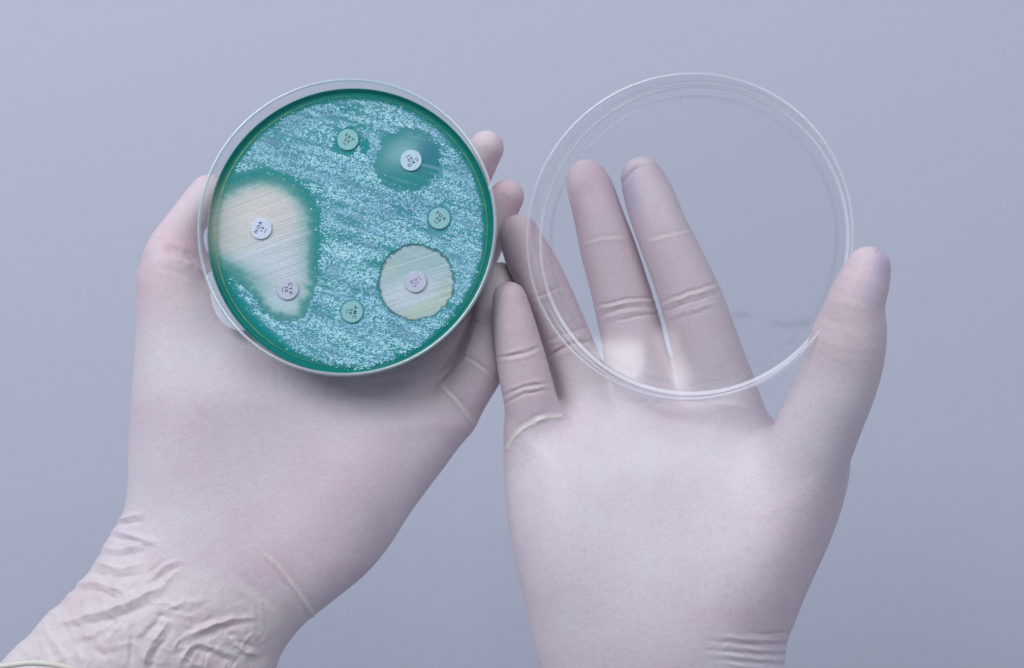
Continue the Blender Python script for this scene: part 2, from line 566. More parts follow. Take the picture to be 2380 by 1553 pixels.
# ---------------- left hand (holds the dish)
def l_palm_w(u, v):   # v in mm
    return -19.0 + 5.0 * sstep(5, -22, v) + 6.5 * sstep(-10, -110, v)
def l_thick(u, v):
    return 13.5 + 4.5 * sstep(-30, -95, v)
left_palm = [(332, 640), (329, 700), (328, 760), (320, 860), (308, 950), (299, 1050), (297, 1130), (290, 1180), (276, 1212), (258, 1240),
             (240, 1272), (222, 1308), (190, 1350), (150, 1394), (110, 1430), (60, 1486), (0, 1542), (-60, 1600), (-120, 1670), (200, 1800), (480, 1760),
             (600, 1620), (640, 1556), (650, 1528), (670, 1495), (700, 1458), (727, 1434), (788, 1386), (850, 1334), (903, 1272), (960, 1182),
             (1020, 1092), (1058, 1028), (1092, 986), (1064, 940), (1024, 900), (990, 850), (920, 760), (800, 690), (640, 660), (500, 610), (400, 600)]
left_fingers = [
    [(480, 1220, -15, 90), (455, 1100, -14, 100), (436, 960, -14, 100), (422, 830, -14, 92), (412, 720, -14, 82), (404, 630, -14, 73), (405, 586, -16, 64), (428, 527, -20, 47), (462, 477, -24, 44), (486, 450, -26, 45)],
    [(640, 840, -17, 70), (760, 620, -17, 62), (870, 460, -16, 56), (925, 385, -15, 48)],
    [(800, 860, -18, 66), (930, 660, -20, 60), (1040, 500, -20, 52), (1095, 410, -18, 46), (1131, 344, -16, 41)],
    [(930, 900, -17, 62), (1030, 730, -19, 58), (1110, 580, -20, 54), (1158, 490, -19, 46), (1179, 457, -18, 40)],
    [(960, 860, -19, 80), (1050, 780, -22, 60), (1095, 735, -24, 46), (1110, 700, -25, 36)],
    [(900, 1100, -16, 70), (990, 1010, -14, 62), (1052, 942, -11.5, 60), (1092, 897, -9.5, 57), (1128, 828, -9, 58), (1150, 750, -11.5, 52), (1160, 690, -14, 47), (1166, 652, -16, 43)],
]
left_folds = [
    ([(384, 570), (425, 590), (475, 614)], -2.6, 10), ([(394, 582), (432, 606), (475, 638)], 1.3, 9),
    ([(372, 622), (430, 640), (480, 668)], -0.35, 7),
    ([(1070, 822), (1108, 842), (1164, 884)], -0.9, 3.0), ([(1076, 834), (1112, 856), (1160, 892)], 0.45, 3.5), ([(1084, 810), (1122, 830), (1168, 862)], 0.3, 4),
    ([(1092, 742), (1120, 752), (1150, 758)], -0.7, 2.6), ([(1094, 752), (1120, 762), (1148, 768)], 0.3, 3),
    ([(1018, 890), (1028, 903), (1060, 934), (1097, 986)], 0.75, 3.6, 0.35), ([(1028, 886), (1044, 906), (1074, 938), (1100, 972)], -0.45, 3.2),
    ([(1008, 905), (1020, 884), (1046, 850), (1066, 822), (1086, 770), (1102, 720)], -2.6, 8), ([(1000, 880), (1030, 820), (1060, 760)], -1.0, 16),
    ([(619, 1290), (658, 1330), (699, 1386), (728, 1434)], 0.9, 4.2, 0.5), ([(632, 1288), (670, 1328), (710, 1384), (738, 1424)], -0.5, 5),
    ([(612, 1300), (650, 1340), (690, 1396), (716, 1440)], -0.35, 4),
    ([(268, 1211), (295, 1203), (328, 1193)], 1.2, 5), ([(266, 1221), (300, 1216), (335, 1210)], -0.9, 5),
    ([(256, 1229), (310, 1246), (366, 1260)], 1.2, 6), ([(250, 1243), (310, 1260), (362, 1272)], -0.9, 5.5),
    ([(234, 1271), (284, 1276), (337, 1264), (368, 1272)], 1.3, 7), ([(230, 1288), (284, 1292), (340, 1280)], -0.9, 6),
    ([(220, 1304), (280, 1320), (340, 1308)], 1.1, 8), ([(200, 1326), (270, 1342), (340, 1330)], -0.8, 7),
    ([(172, 1358), (232, 1355), (280, 1373), (297, 1388)], 1.3, 7), ([(176, 1374), (225, 1374), (270, 1392), (290, 1404)], -0.9, 7),
    ([(140, 1452), (209, 1430), (262, 1416), (318, 1390), (374, 1362), (408, 1328)], 1.9, 9),
    ([(160, 1466), (215, 1450), (270, 1438), (330, 1414), (372, 1390)], -1.5, 10),
    ([(346, 1350), (378, 1319), (413, 1303)], 1.3, 5), ([(356, 1358), (388, 1330), (420, 1316)], -1.0, 5.5), ([(336, 1344), (366, 1314), (396, 1296)], -0.7, 5.5),
    ([(258, 1486), (272, 1464), (290, 1445)], 1.0, 5), ([(250, 1476), (264, 1454), (280, 1440)], -0.8, 5),
    ([(326, 1490), (356, 1456), (380, 1422)], -1.5, 7), ([(340, 1500), (372, 1470), (392, 1440)], 0.4, 5),
    ([(330, 1560), (346, 1506), (372, 1473), (386, 1452)], 1.5, 6.5), ([(346, 1562), (362, 1516), (386, 1486), (400, 1462)], -1.1, 6),
    ([(421, 1486), (479, 1458), (535, 1440), (588, 1434)], 1.5, 5.5), ([(426, 1498), (484, 1472), (540, 1454), (590, 1446)], -1.3, 7), ([(420, 1474), (474, 1446), (530, 1428)], -0.7, 6),
    ([(417, 1538), (436, 1512), (455, 1490)], 1.2, 5), ([(430, 1544), (448, 1518), (466, 1500)], -1.0, 6),
    ([(458, 1492), (500, 1506), (556, 1526)], 0.9, 6), ([(450, 1506), (496, 1522), (548, 1542)], -1.3, 8),
    ([(533, 1480), (561, 1508), (600, 1522)], 1.2, 6), ([(530, 1470), (566, 1494), (606, 1508)], -0.9, 6),
    ([(554, 1334), (598, 1375), (642, 1410)], -0.5, 10), ([(540, 1350), (584, 1392), (626, 1424)], 0.3, 10),
    ([(309, 1456), (306, 1500), (304, 1556)], -0.9, 5), ([(296, 1458), (294, 1500), (292, 1556)], 0.6, 6),
    ([(104, 1440), (112, 1466), (134, 1500), (150, 1540)], 0.9, 7), ([(96, 1470), (110, 1500), (130, 1530)], -0.7, 7),
    ([(380, 1420), (430, 1400), (470, 1404)], 0.9, 8), ([(400, 1420), (440, 1420), (470, 1424)], -0.9, 8),
    ([(210, 1500), (240, 1520), (280, 1512)], -0.9, 9), ([(180, 1480), (215, 1476), (240, 1456)], 0.8, 7),
    ([(700, 872), (820, 885), (960, 888)], -0.6, 16), ([(860, 905), (950, 898), (1010, 892)], 0.3, 9),
]
def l_tone(px, py, co, no):
    n = fbm2(px / 120, py / 120, 51, 4) - 0.5
    c = np.tile(SKIN * 1.0, (len(px), 1))
    c = layer(c, PALE, 0.85 * sstep(640, 820, py) * sstep(1150, 900, px))
    c = layer(c, PINK, 0.55 * blob(px, py, 430, 560, 60, 45) + 0.25 * blob(px, py, 380, 640, 60) + 0.55 * blob(px, py, 1150, 400, 70, 100) + 0.45 * blob(px, py, 1195, 480, 40))
    c = layer(c, CREAM, 0.5 * blob(px, py, 470, 430, 34) + 0.5 * blob(px, py, 1130, 312, 34, 22) + 0.7 * blob(px, py, 1168, 640, 30, 30))
    c = layer(c, PINK, 0.32 * blob(px, py, 760, 1190, 330, 75, -50) + 0.25 * blob(px, py, 560, 1250, 130, 60, -40) + 0.22 * blob(px, py, 800, 1320, 120, 40, -40))
    c = layer(c, PINK, 0.16 + n * 0.5)
    c = layer(c, CREAM * 0.98, 0.8 * sstep(1240, 1340, py + (px - 250) * -0.25))
    c = layer(c, PINK, sstep(1240, 1340, py) * np.clip((fbm2(px / 60, py / 60, 77, 3) - 0.54) * 2.5, 0, 0.3))
    c = layer(c, np.array([0.58, 0.36, 0.38]), 0.0 + 0.45 * (vn2(px / 3.0, py / 4.5, 61) > 0.86) * blob(px, py, 365, 900, 50, 110) + 0.35 * (vn2(px / 3, py / 3, 62) > 0.84) * blob(px, py, 820, 1290, 160, 60, -45))
    return c
def l_cuff(px, py):
    return sstep(1270, 1400, py + (px - 200) * -0.15) * sstep(640, 540, px + (py - 1400) * -0.3)

frng = np.random.default_rng(21)
for i in range(26):                                 # fine gathers of the loose latex
    x0 = frng.uniform(60, 620); y0 = frng.uniform(1330, 1550)
    if x0 < 60 + (1560 - y0) * 0.9 or y0 < 1300 + abs(x0 - 300) * 0.25: continue
    an = math.radians(frng.choice([-28, -50, 70, 20]) + frng.uniform(-16, 16)); L = frng.uniform(26, 60)
    bend = frng.uniform(-8, 8)
    dx, dy = math.cos(an) * L / 2, math.sin(an) * L / 2
    left_folds.append(([(x0 - dx, y0 - dy), (x0 - bend * math.sin(an), y0 + bend * math.cos(an)), (x0 + dx, y0 + dy)], frng.choice([0.55, 0.75, -0.6]), frng.uniform(2.6, 4.6)))
hand_l = build_hand('gloved_hand', 0.76, left_palm, l_palm_w, l_thick,
    [(480, 960, 150, 260, 10, 3.0), (850, 1120, 130, 220, 45, 3.5), (640, 1080, 120, 200, 15, -2.0), (300, 1450, 200, 150, 0, 3)],
    left_fingers, left_folds, l_tone, l_cuff, (-160, -125, -40), (12, 66, 14), h=0.72)
tag(hand_l, 'left hand in a wrinkled pale latex glove, palm up under the green petri dish', 'gloved hand')

# rolled rim of the loose cuff
rim_pts = []
for t in np.linspace(0, 2 * math.pi, 60, endpoint=False):
    a = math.radians(35)
    ex, ey = 250 * math.cos(t), 52 * math.sin(t)
    rim_pts.append((-70 + ex * math.cos(a * 0) + 0, 1596 - ey - 0.05 * ex, -4 + 19 * math.sin(t) * 1.0))
def tube(pts3, r, seg=10, closed=True):
    pts3 = np.asarray(pts3, float); n = len(pts3)
    vs, fs = [], []
    for i in range(n):
        tdir = pts3[(i + 1) % n] - pts3[i - 1] if closed else pts3[min(i + 1, n - 1)] - pts3[max(i - 1, 0)]
        tdir /= np.linalg.norm(tdir)
        up = np.array([0, 0, 1.0]) if abs(tdir[2]) < 0.9 else np.array([1.0, 0, 0])
        a = np.cross(tdir, up); a /= np.linalg.norm(a); b_ = np.cross(tdir, a)
        rr = r[i] if hasattr(r, '__len__') else r
        for k in range(seg):
            th = 2 * math.pi * k / seg
            vs.append(pts3[i] + rr * (math.cos(th) * a + math.sin(th) * b_))
    for i in range(n if closed else n - 1):
        j = (i + 1) % n
        for k in range(seg):
            k2 = (k + 1) % seg
            fs.append((i * seg + k, i * seg + k2, j * seg + k2, j * seg + k))
    if not closed:
        fs.append(tuple(range(seg - 1, -1, -1))); fs.append(tuple((n - 1) * seg + k for k in range(seg)))
    return np.array(vs), fs
arc = [(-40, 1556, 12), (-5, 1550, 13), (30, 1545, 13.5), (62, 1541, 14), (98, 1541, 14), (132, 1546, 14), (164, 1554, 13.5), (200, 1566, 12), (240, 1584, 9)]
arc = catmull([(*P3(x, y, w + 1.5),) for x, y, w in arc], 4)
vs, fs = tube(arc, 0.9, closed=False)
make_mesh('cuff_rim', world(vs), fs, cuff_mat, parent=hand_l, origin=world(vs).mean(0))

# ---------------- right hand (holds the lid)
def r_palm_w(u, v):
    return -11.0 + 13.0 * sstep(0, -80, v)
def r_thick(u, v):
    return 12.5 + 4.5 * sstep(-20, -90, v)
right_palm = [(1190, 1000), (1186, 1035), (1181, 1075), (1175, 1130), (1178, 1190), (1190, 1262), (1206, 1342), (1224, 1420), (1240, 1500), (1256, 1556),
              (1285, 1650), (1300, 1780), (1560, 1800), (1790, 1780), (1812, 1650), (1821, 1560), (1828, 1492), (1844, 1448), (1872, 1378), (1902, 1308),
              (1930, 1238), (1960, 1156), (1974, 1085), (1962, 1030), (1935, 975), (1890, 940), (1850, 950), (1800, 985), (1750, 960), (1690, 900), (1570, 880),
              (1440, 920), (1330, 950), (1240, 970)]
right_fingers = [
    [(1740, 1330, -2, 90), (1800, 1215, 2, 100), (1846, 1115, 8, 104), (1882, 1040, 13, 97), (1912, 970, 17, 94), (1939, 908, 20.5, 92), (1958, 850, 23, 91), (1972, 790, 26, 87), (1981, 750, 28, 77), (1987, 710, 30, 67.5), (2004, 665, 31, 61.5), (2018, 624, 31, 52)],
    [(1690, 1010, -9, 92), (1668, 900, -7, 86), (1650, 836, -5, 80), (1615, 722, -3.5, 74), (1585, 642, -3.5, 68.5), (1541, 542, -4.5, 62), (1508, 456, -7, 58), (1491, 413, -8, 49)],
    [(1500, 1000, -11, 82), (1497, 900, -10, 79), (1481, 840, -10, 74), (1464, 760, -11, 72), (1438, 662, -11, 68), (1411, 572, -11, 64.5), (1393, 510, -11, 58.5), (1372, 440, -13, 54), (1362, 416, -14, 46)],
    [(1395, 1010, -11, 74), (1358, 905, -11, 64), (1322, 810, -11, 61), (1293, 735, -10, 58.5), (1256, 650, -9, 57), (1226, 592, -10, 55), (1206, 545, -10, 47)],
    [(1262, 1080, -7, 72), (1250, 1020, -5, 66), (1241, 975, -3, 63), (1230, 920, -1, 61.5), (1214, 850, 0, 59), (1197, 765, 1, 51), (1187, 710, 1, 43), (1184, 694, 1, 40)],
]
right_folds = [
    ([(1508, 562), (1555, 550), (1608, 537)], 0.35, 4, 0.12), ([(1506, 554), (1552, 542), (1602, 530)], -0.35, 4),
    ([(1528, 708), (1596, 680), (1668, 656)], -0.9, 3.2), ([(1530, 716), (1598, 690), (1670, 666)], 0.9, 3.6, 0.12), ([(1534, 728), (1602, 704), (1674, 681)], -0.8, 3.2),
    ([(1540, 742), (1600, 722), (1676, 700)], 0.4, 4), ([(1548, 752), (1600, 734), (1660, 716)], -0.3, 3),
    ([(1350, 572), (1401, 560), (1462, 552)], 0.3, 4, 0.10), ([(1350, 563), (1400, 551), (1460, 543)], -0.35, 4),
    ([(1385, 714), (1450, 696), (1524, 692)], -0.85, 3.2), ([(1388, 722), (1452, 705), (1526, 701)], 0.8, 3.4, 0.1), ([(1392, 735), (1454, 717), (1528, 713)], -0.75, 3.2),
    ([(1400, 742), (1460, 726), (1530, 721)], 0.6, 3.6, 0.08), ([(1410, 752), (1468, 737), (1532, 730)], -0.7, 3.2),
    ([(1226, 697), (1264, 684), (1306, 667)], -0.7, 3.0), ([(1228, 706), (1266, 693), (1308, 676)], 0.3, 4),
    ([(1258, 798), (1308, 778), (1374, 756)], -0.8, 3.0), ([(1262, 808), (1312, 790), (1376, 770)], 0.5, 4),
    ([(1262, 838), (1314, 806), (1384, 790)], -1.3, 3.4), ([(1268, 826), (1316, 796), (1380, 780)], 0.6, 3.8), ([(1272, 848), (1320, 818), (1388, 802)], 0.5, 4),
    ([(1152, 830), (1195, 826), (1256, 806)], -0.9, 3.0), ([(1152, 822), (1195, 817), (1252, 798)], 0.45, 3.5), ([(1154, 839), (1198, 835), (1258, 816)], 0.3, 4),
    ([(1168, 922), (1215, 901), (1280, 889)], -0.8, 3.0), ([(1170, 930), (1217, 909), (1282, 896)], 0.6, 3.4, 0.1), ([(1170, 940), (1222, 917), (1286, 904)], -0.9, 3.0),
    ([(1172, 912), (1214, 893), (1274, 881)], 0.4, 3.6),
    ([(1180, 1044), (1200, 1015), (1226, 992), (1260, 974), (1304, 968)], 1.2, 4.4, 0.75), ([(1176, 1026), (1196, 1000), (1224, 979), (1260, 962), (1300, 957)], -0.4, 5),
    ([(1450, 933), (1570, 938), (1690, 930)], -0.7, 8), ([(1640, 936), (1723, 946), (1790, 972)], 0.5, 7),
    ([(1740, 1470), (1780, 1474), (1836, 1470)], -0.48, 4.5), ([(1670, 1478), (1770, 1488), (1836, 1486)], 0.60, 4.8), ([(1642, 1490), (1770, 1500), (1836, 1498)], -0.66, 4.5),
    ([(1684, 1500), (1770, 1511), (1836, 1510)], 0.60, 4.8), ([(1628, 1510), (1770, 1522), (1836, 1521)], -0.66, 4.5), ([(1670, 1520), (1770, 1532), (1836, 1532)], 0.60, 4.8),
    ([(1642, 1532), (1770, 1543), (1836, 1544)], -0.60, 4.5), ([(1684, 1542), (1770, 1553), (1836, 1555)], 0.60, 5),
    ([(1442, 432), (1462, 405), (1490, 388), (1515, 392)], -0.8, 4), ([(1446, 420), (1464, 394), (1492, 376), (1520, 382)], 0.6, 5),
    ([(2030, 590), (2046, 584), (2060, 596)], -0.7, 5), ([(1905, 710), (1950, 700), (2010, 712)], 0.15, 10),
    ([(1330, 395), (1360, 382), (1396, 398)], 0.2, 4),
]
def r_tone(px, py, co, no):
    n = fbm2(px / 120, py / 120, 57, 4) - 0.5
    c = np.tile(SKIN * 0.96, (len(px), 1))
    c = layer(c, PALE, 0.95 * sstep(800, 960, py) * sstep(1180, 1300, px + (py - 950) * 0.3))
    for (x, y, rx, ry, rot, a) in [(1375, 460, 60, 110, 10, 0.65), (1500, 520, 55, 80, 15, 0.35), (1200, 590, 50, 90, 20, 0.7), (1195, 745, 45, 60, 0, 0.6), (1970, 660, 50, 90, 10, 0.3),
                                   (1470, 800, 90, 50, 0, 0.15), (1860, 1250, 90, 180, 20, 0.35), (1800, 1450, 200, 60, 0, 0.35), (1250, 900, 60, 90, 0, 0.3), (1420, 640, 50, 60, 0, 0.3), (1560, 620, 50, 60, 0, 0.3)]:
        c = layer(c, PINK, a * 0.85 * blob(px, py, x, y, rx, ry, rot))
    c = layer(c, CREAM, 0.45 * blob(px, py, 1370, 850, 60, 60) + 0.75 * blob(px, py, 1490, 368, 50, 20, -10) + 0.35 * blob(px, py, 1325, 870, 40) + 0.35 * blob(px, py, 1360, 1400, 160, 200) + 0.3 * blob(px, py, 2010, 585, 50, 20))
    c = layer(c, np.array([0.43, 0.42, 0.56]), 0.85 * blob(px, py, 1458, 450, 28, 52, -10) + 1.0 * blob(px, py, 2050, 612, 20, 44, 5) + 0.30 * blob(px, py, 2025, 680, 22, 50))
    c = layer(c, PINK, 0.12 + n * 0.55)
    c = layer(c, np.array([0.44, 0.42, 0.62]), 0.5 * np.clip((fbm2(px / 9, py / 9, 66, 2) - 0.6) * 3, 0, 1) * (blob(px, py, 1210, 1070, 30, 35) + blob(px, py, 1220, 1250, 30, 35)))
    c = layer(c, np.array([0.60, 0.40, 0.44]), 0.15 * np.clip((fbm2(px / 14, py / 14, 69, 3) - 0.55) * 6, 0, 1) * (blob(px, py, 1740, 1300, 150, 230) + blob(px, py, 1320, 1010, 80, 30)))
    return c
hand_r = build_hand('gloved_hand', 0.68, right_palm, r_palm_w, r_thick,
    [(1840, 1150, 150, 260, -20, 8.0), (1290, 1180, 110, 260, 0, 4.0), (1560, 1210, 280, 270, 0, 3.6), (1500, 1060, 290, 80, 0, 1.2), (1560, 1480, 200, 150, 0, 3)],
    right_fingers, right_folds, r_tone, None, (-8, -125, -32), (122, 60, 46), h=0.68)
tag(hand_r, 'right hand in a smooth pale latex glove, fingers spread behind the clear lid', 'gloved hand')

# ------------------------------------------------------------------ lathe
def lathe(profile, seg, zfun=None):
    """profile: closed list of (r, z) -> verts in local mm (x, y, z), faces"""
    n = len(profile)
    th = np.arange(seg) * 2 * math.pi / seg
    vs = np.array([[(r * math.cos(t), r * math.sin(t), z) for (r, z) in profile] for t in th]).reshape(-1, 3)
    fs = []
    for i in range(seg):
        j = (i + 1) % seg
        for k in range(n):
            k2 = (k + 1) % n
            fs.append((i * n + k, j * n + k, j * n + k2, i * n + k2))
    return vs, fs

def disc_solid(r, z0, z1, seg=192, bevel=0.2):
    prof = [(r - bevel, z0), (r, z0 + bevel), (r, z1 - bevel), (r - bevel, z1)]
    th = np.arange(seg) * 2 * math.pi / seg
    vs = [(rr * math.cos(t), rr * math.sin(t), z) for t in th for (rr, z) in prof]
    fs = [(i * 4 + k, ((i + 1) % seg) * 4 + k, ((i + 1) % seg) * 4 + k + 1, i * 4 + k + 1) for i in range(seg) for k in range(3)]
    fs.append(tuple(i * 4 + 3 for i in range(seg)))
    fs.append(tuple(i * 4 for i in reversed(range(seg))))
    return np.array(vs), fs

def frame(origin_uvw, tilt_u, tilt_v):
    """rotation taking local (x,y,z) to (u,v,w); tilt_u turns the face to the left (+) about the vertical axis"""
    a, b_ = math.radians(tilt_u), math.radians(tilt_v)
    Ry = np.array([[math.cos(a), 0, -math.sin(a)], [0, 1, 0], [math.sin(a), 0, math.cos(a)]])
    Rx = np.array([[1, 0, 0], [0, math.cos(b_), math.sin(b_)], [0, -math.sin(b_), math.cos(b_)]])
    R = Ry @ Rx
    return lambda p: world(np.asarray(p, float) @ R.T + np.asarray(origin_uvw))

# ------------------------------------------------------------------ petri dish
dc = P3(804, 524, 15.0)
DT = frame((dc[0], dc[1], 15.0), 3.0, 6.0)          # local z = 0 at the open rim, body goes to z = -15
dish = empty('petri_dish', DT([[0, 0, -15]])[0])
tag(dish, 'open petri dish of green agar with speckled colonies, held in the left hand', 'petri dish')
RO, RI, H = 44.2, 43.15, 14.5
cup = [(0.001, -H), (RO - 1.0, -H), (RO - 0.35, -H + 0.25), (RO - 0.05, -H + 0.9), (RO, -H + 1.6), (RO, -0.5), (RO - 0.12, -0.15), (RO - 0.45, 0), (RI + 0.45, 0), (RI + 0.1, -0.18),
       (RI, -0.5), (RI - 0.25, -H + 1.8), (RI - 0.8, -H + 1.2), (0.001, -H + 1.1)]
vs, fs = lathe(cup, 256)
base_o = make_mesh('dish_base', DT(vs), fs, sheet_edge, parent=dish)
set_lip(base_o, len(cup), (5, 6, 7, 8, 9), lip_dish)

AZ = -H + 6.6                                        # agar surface
AR = RI - 0.28
K1 = 0.479
kz = MMPX * (DIST - 6.6) / DIST * K1                 # mm per crop unit at the agar surface
ag = DT([[0, 0, AZ]])[0] * 1000
ac_px = (ag[0] / (MMPX * (DIST + ag[1]) / DIST) + 1190, 776.5 - ag[2] / (MMPX * (DIST + ag[1]) / DIST))
CX0, CY0 = (ac_px[0] - 435.8) / K1, (ac_px[1] - 162.7) / K1
to_c = lambda X, Y: (CX0 + X / kz, CY0 - Y / kz)
to_l = lambda cx, cy: ((cx - CX0) * kz, (CY0 - cy) * kz)

ZN = [(40, 660), (150, 590), (260, 530), (350, 512), (430, 525), (500, 560), (560, 610), (598, 680), (612, 760), (612, 850), (605, 950), (622, 1020), (618, 1085), (590, 1125), (572, 1150),
      (572, 1205), (520, 1220), (470, 1218), (400, 1190), (360, 1140), (320, 1085), (240, 1010), (170, 950), (60, 880), (20, 760)]
def zones(cx, cy):
    jag = (fbm2(cx / 22, cy / 22, 81, 3) - 0.5)
    d_nor = poly_sdf(cx, cy, ZN) + jag * (18 + 14 * (cy > 1000)) + 18 * (streaks((cx - 800) * 0.0617, (800 - cy) * 0.0617, -18, 7, 0.9, 13) - 0.5)
    d_cn = np.hypot(cx - 1114, (cy - 1032)) - 182 + jag * 22
    d_cro = np.hypot((cx - 1070) / 1.12, cy - 435) - 142 + jag * 70
    d_sxt = np.minimum(np.hypot((cx - 770) / 1.15, (cy - 335)) - 72, np.hypot((cx - 850) / 1.3, cy - 370) - 40) + jag * 60
    return d_nor, d_cn, d_cro, d_sxt, jag

def streaks(X, Y, ang, wl, ww, seed):
    a = math.radians(ang)
    s = X * math.cos(a) + Y * math.sin(a); t = -X * math.sin(a) + Y * math.cos(a)
    t = t + 0.6 * np.sin(s / 17 + seed)
    return vn2(s / wl + 50, t / ww + 50, seed)

def growth(X, Y):
    """0..1 density of colonies over the plate"""
    cx, cy = to_c(X, Y)
    dn, dcn, dcr, dsx, jag = zones(cx, cy)
    r = np.hypot(X, Y) / AR
    g = 1.03 + 0.60 * (streaks(X, Y, -18, 14, 2.0, 5) - 0.5) + 0.55 * (streaks(X, Y, -20, 7, 0.7, 6) - 0.5) + 0.6 * (fbm2(cx / 70, cy / 55, 91, 3) - 0.5)
    g = g * sstep(0, 12, dcn) * sstep(-15, 25, dcr) * sstep(-30, 0, dsx)
    halo = np.where((cy < 1000), sstep(8, 60, dn), sstep(0, 16, dn))
    g = g * halo
    # bare rim, wider at the lower left
    e = 0.945 + 0.02 * (fbm2(cx / 30, cy / 30, 15) - 0.5) - 0.05 * blob(cx, cy, 330, 1250, 240) - 0.02 * blob(cx, cy, 100, 1000, 200) + 0.045 * blob(cx, cy, 900, 1480, 300)
    g = g * sstep(0.012, -0.045, r - e)
    return np.clip(g, 0, 1)

NR, NT = 190, 760
rr = np.r_[np.linspace(0, AR - 0.05, NR)]
TH, RR = np.meshgrid(np.arange(NT) * 2 * math.pi / NT, rr, indexing='ij')
X, Y = RR * np.cos(TH), RR * np.sin(TH)
cx, cy = to_c(X, Y)
dn, dcn, dcr, dsx, jag = zones(cx, cy)
g = growth(X, Y)
TEAL = lin(26, 152, 142); DEEP = lin(0, 130, 112); MID = lin(74, 166, 160)
col = np.tile(TEAL, X.shape + (1,))
def lay(c, k, w):
    w = np.clip(w, 0, 1)[..., None]
    return c * (1 - w) + np.asarray(k) * w
col = lay(col, MID, 0.75 * (fbm2(cx / 130, cy / 90, 14) - 0.15) * sstep(0.96, 0.84, RR / AR))
sv = streaks(X, Y, -20, 14, 1.6, 9); sv2 = streaks(X, Y, -16, 9, 0.5, 12)
lawn = np.clip(g * 1.1, 0, 1) * (0.35 + 0.9 * np.clip(sv - 0.25, 0, 1)) * (0.5 + 0.6 * sv2)
patch = sstep(0.50, 0.70, fbm2(cx / 170 + 3, cy / 110, 33, 3))
col = lay(col, lin(128, 192, 194), (0.25 * g + lawn) * (0.75 + 0.3 * patch))
col = lay(col, lin(60, 140, 165), 0.5 * g * blob(cx, cy, 1060, 640, 200, 120, 15))
# zone around CRO
zc = sstep(45, -30, dcr)
col = lay(col, lin(62, 154, 148), 0.85 * zc)
col = lay(col, lin(150, 202, 192), 0.9 * blob(cx, cy, 1040, 390, 115, 70, -25) * zc)
col = lay(col, lin(66, 134, 152), 0.7 * blob(cx, cy, 1165, 405, 60, 90))
fine = streaks(X, Y, -17, 11, 0.35, 21)
col = lay(col, lin(150, 195, 196), 0.55 * zc * sstep(0.62, 0.92, fine))
col = lay(col, lin(36, 150, 140), 0.5 * sstep(30, -20, dsx))
# big zone
zn = sstep(10, -60, dn)
halo = sstep(120, 20, dn) * (1 - zn) * (cy < 1080)
col = lay(col, lin(50, 156, 142), 0.6 * halo)
col = lay(col, lin(128, 194, 174), 0.9 * sstep(22, -34, dn))
col = lay(col, lin(214, 222, 208), sstep(-15, -90, dn))
col = lay(col, lin(240, 232, 212), 0.9 * blob(cx, cy, 330, 715, 190, 160) * zn)
col = lay(col, lin(222, 234, 226), 0.9 * blob(cx, cy, 440, 930, 200, 110) * zn)
col = lay(col, lin(150, 200, 188), 0.55 * blob(cx, cy, 330, 1010, 160, 50, 35) * zn + 0.4 * blob(cx, cy, 560, 830, 50, 200) * zn)
col = lay(col, lin(208, 232, 226), 0.8 * blob(cx, cy, 450, 1130, 150, 90) * zn)
col = lay(col, lin(40, 160, 145), 0.5 * blob(cx, cy, 250, 985, 130, 32, 32) * sstep(20, -20, dn))
col = lay(col, lin(92, 160, 148), 0.6 * sstep(30, -5, dn) * sstep(-40, -5, dn))
# zone around CN, sharp edged
z2 = sstep(5, -8, dcn)
col = lay(col, lin(160, 202, 192), z2)
col = lay(col, lin(218, 232, 222), 0.9 * z2 * (0.35 + blob(cx, cy, 1100, 1090, 170, 80, -10)))
col = lay(col, lin(208, 222, 178), 0.7 * z2 * (blob(cx, cy, 1150, 1165, 150, 30, -24) + 0.7 * blob(cx, cy, 985, 965, 40, 30) + 0.6 * blob(cx, cy, 1270, 1080, 40, 60)))
col = lay(col, lin(28, 92, 84), 0.75 * np.exp(-((dcn + 2) / 5.0) ** 2))
# strokes of the swab scored into the clear zones
zz = np.maximum(zn, z2)
s1 = streaks(X, Y, 20, 22, 0.34, 31); s2 = streaks(X, Y, -25, 18, 0.30, 37); s3 = streaks(X, Y, 20, 9, 0.9, 43)
lines = np.maximum(sstep(0.66, 0.92, s1), 0.8 * sstep(0.72, 0.95, s2))
dark = sstep(0.30, 0.08, s1)
amt = zz * (0.6 + 0.5 * s3)
col = lay(col, lin(228, 236, 244), (0.30 + 0.2 * (cy > 850)) * lines * amt)
col = lay(col, col * 0.72, 0.5 * dark * amt * np.maximum(z2, sstep(760, 900, cy)))
# bare rim, yellow line of the meniscus
rn_ = RR / AR
edge = sstep(0.90, 0.96, rn_)
col = lay(col, DEEP, edge * 0.85)
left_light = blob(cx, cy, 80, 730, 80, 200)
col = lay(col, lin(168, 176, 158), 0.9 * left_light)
ym = np.exp(-((rn_ - 0.952) / 0.0032) ** 2)
sec = np.clip(np.cos(TH - math.radians(165)) * 1.2 - 0.1, 0, 1) + 0.8 * np.clip(np.cos(TH - math.radians(20)) * 1.4 - 0.5, 0, 1) + 0.45 * np.clip(np.cos(TH - math.radians(225)) * 1.5 - 0.7, 0, 1)
col = lay(col, lin(176, 196, 110), 0.75 * ym * np.clip(sec, 0, 1) * (0.5 + 0.8 * vn2(TH * 40, rn_ * 0 + 3, 3)))
hgt = 1.3 * sstep(0.975, 1.0, rn_) ** 1.5 + 0.05 * (s1 - 0.5) * zz * 2.2 + 0.10 * (sv2 - 0.5) * g + 0.12 * (vn2(X / 0.42, Y / 0.30, 71) - 0.5) * g
hgt = hgt - 0.10 * z2 - 0.07 * zn + 0.06 * ym
col[..., 2] *= 1.13
col = np.minimum(col, 0.9)
Vt = np.stack([X, Y, AZ + hgt], -1)
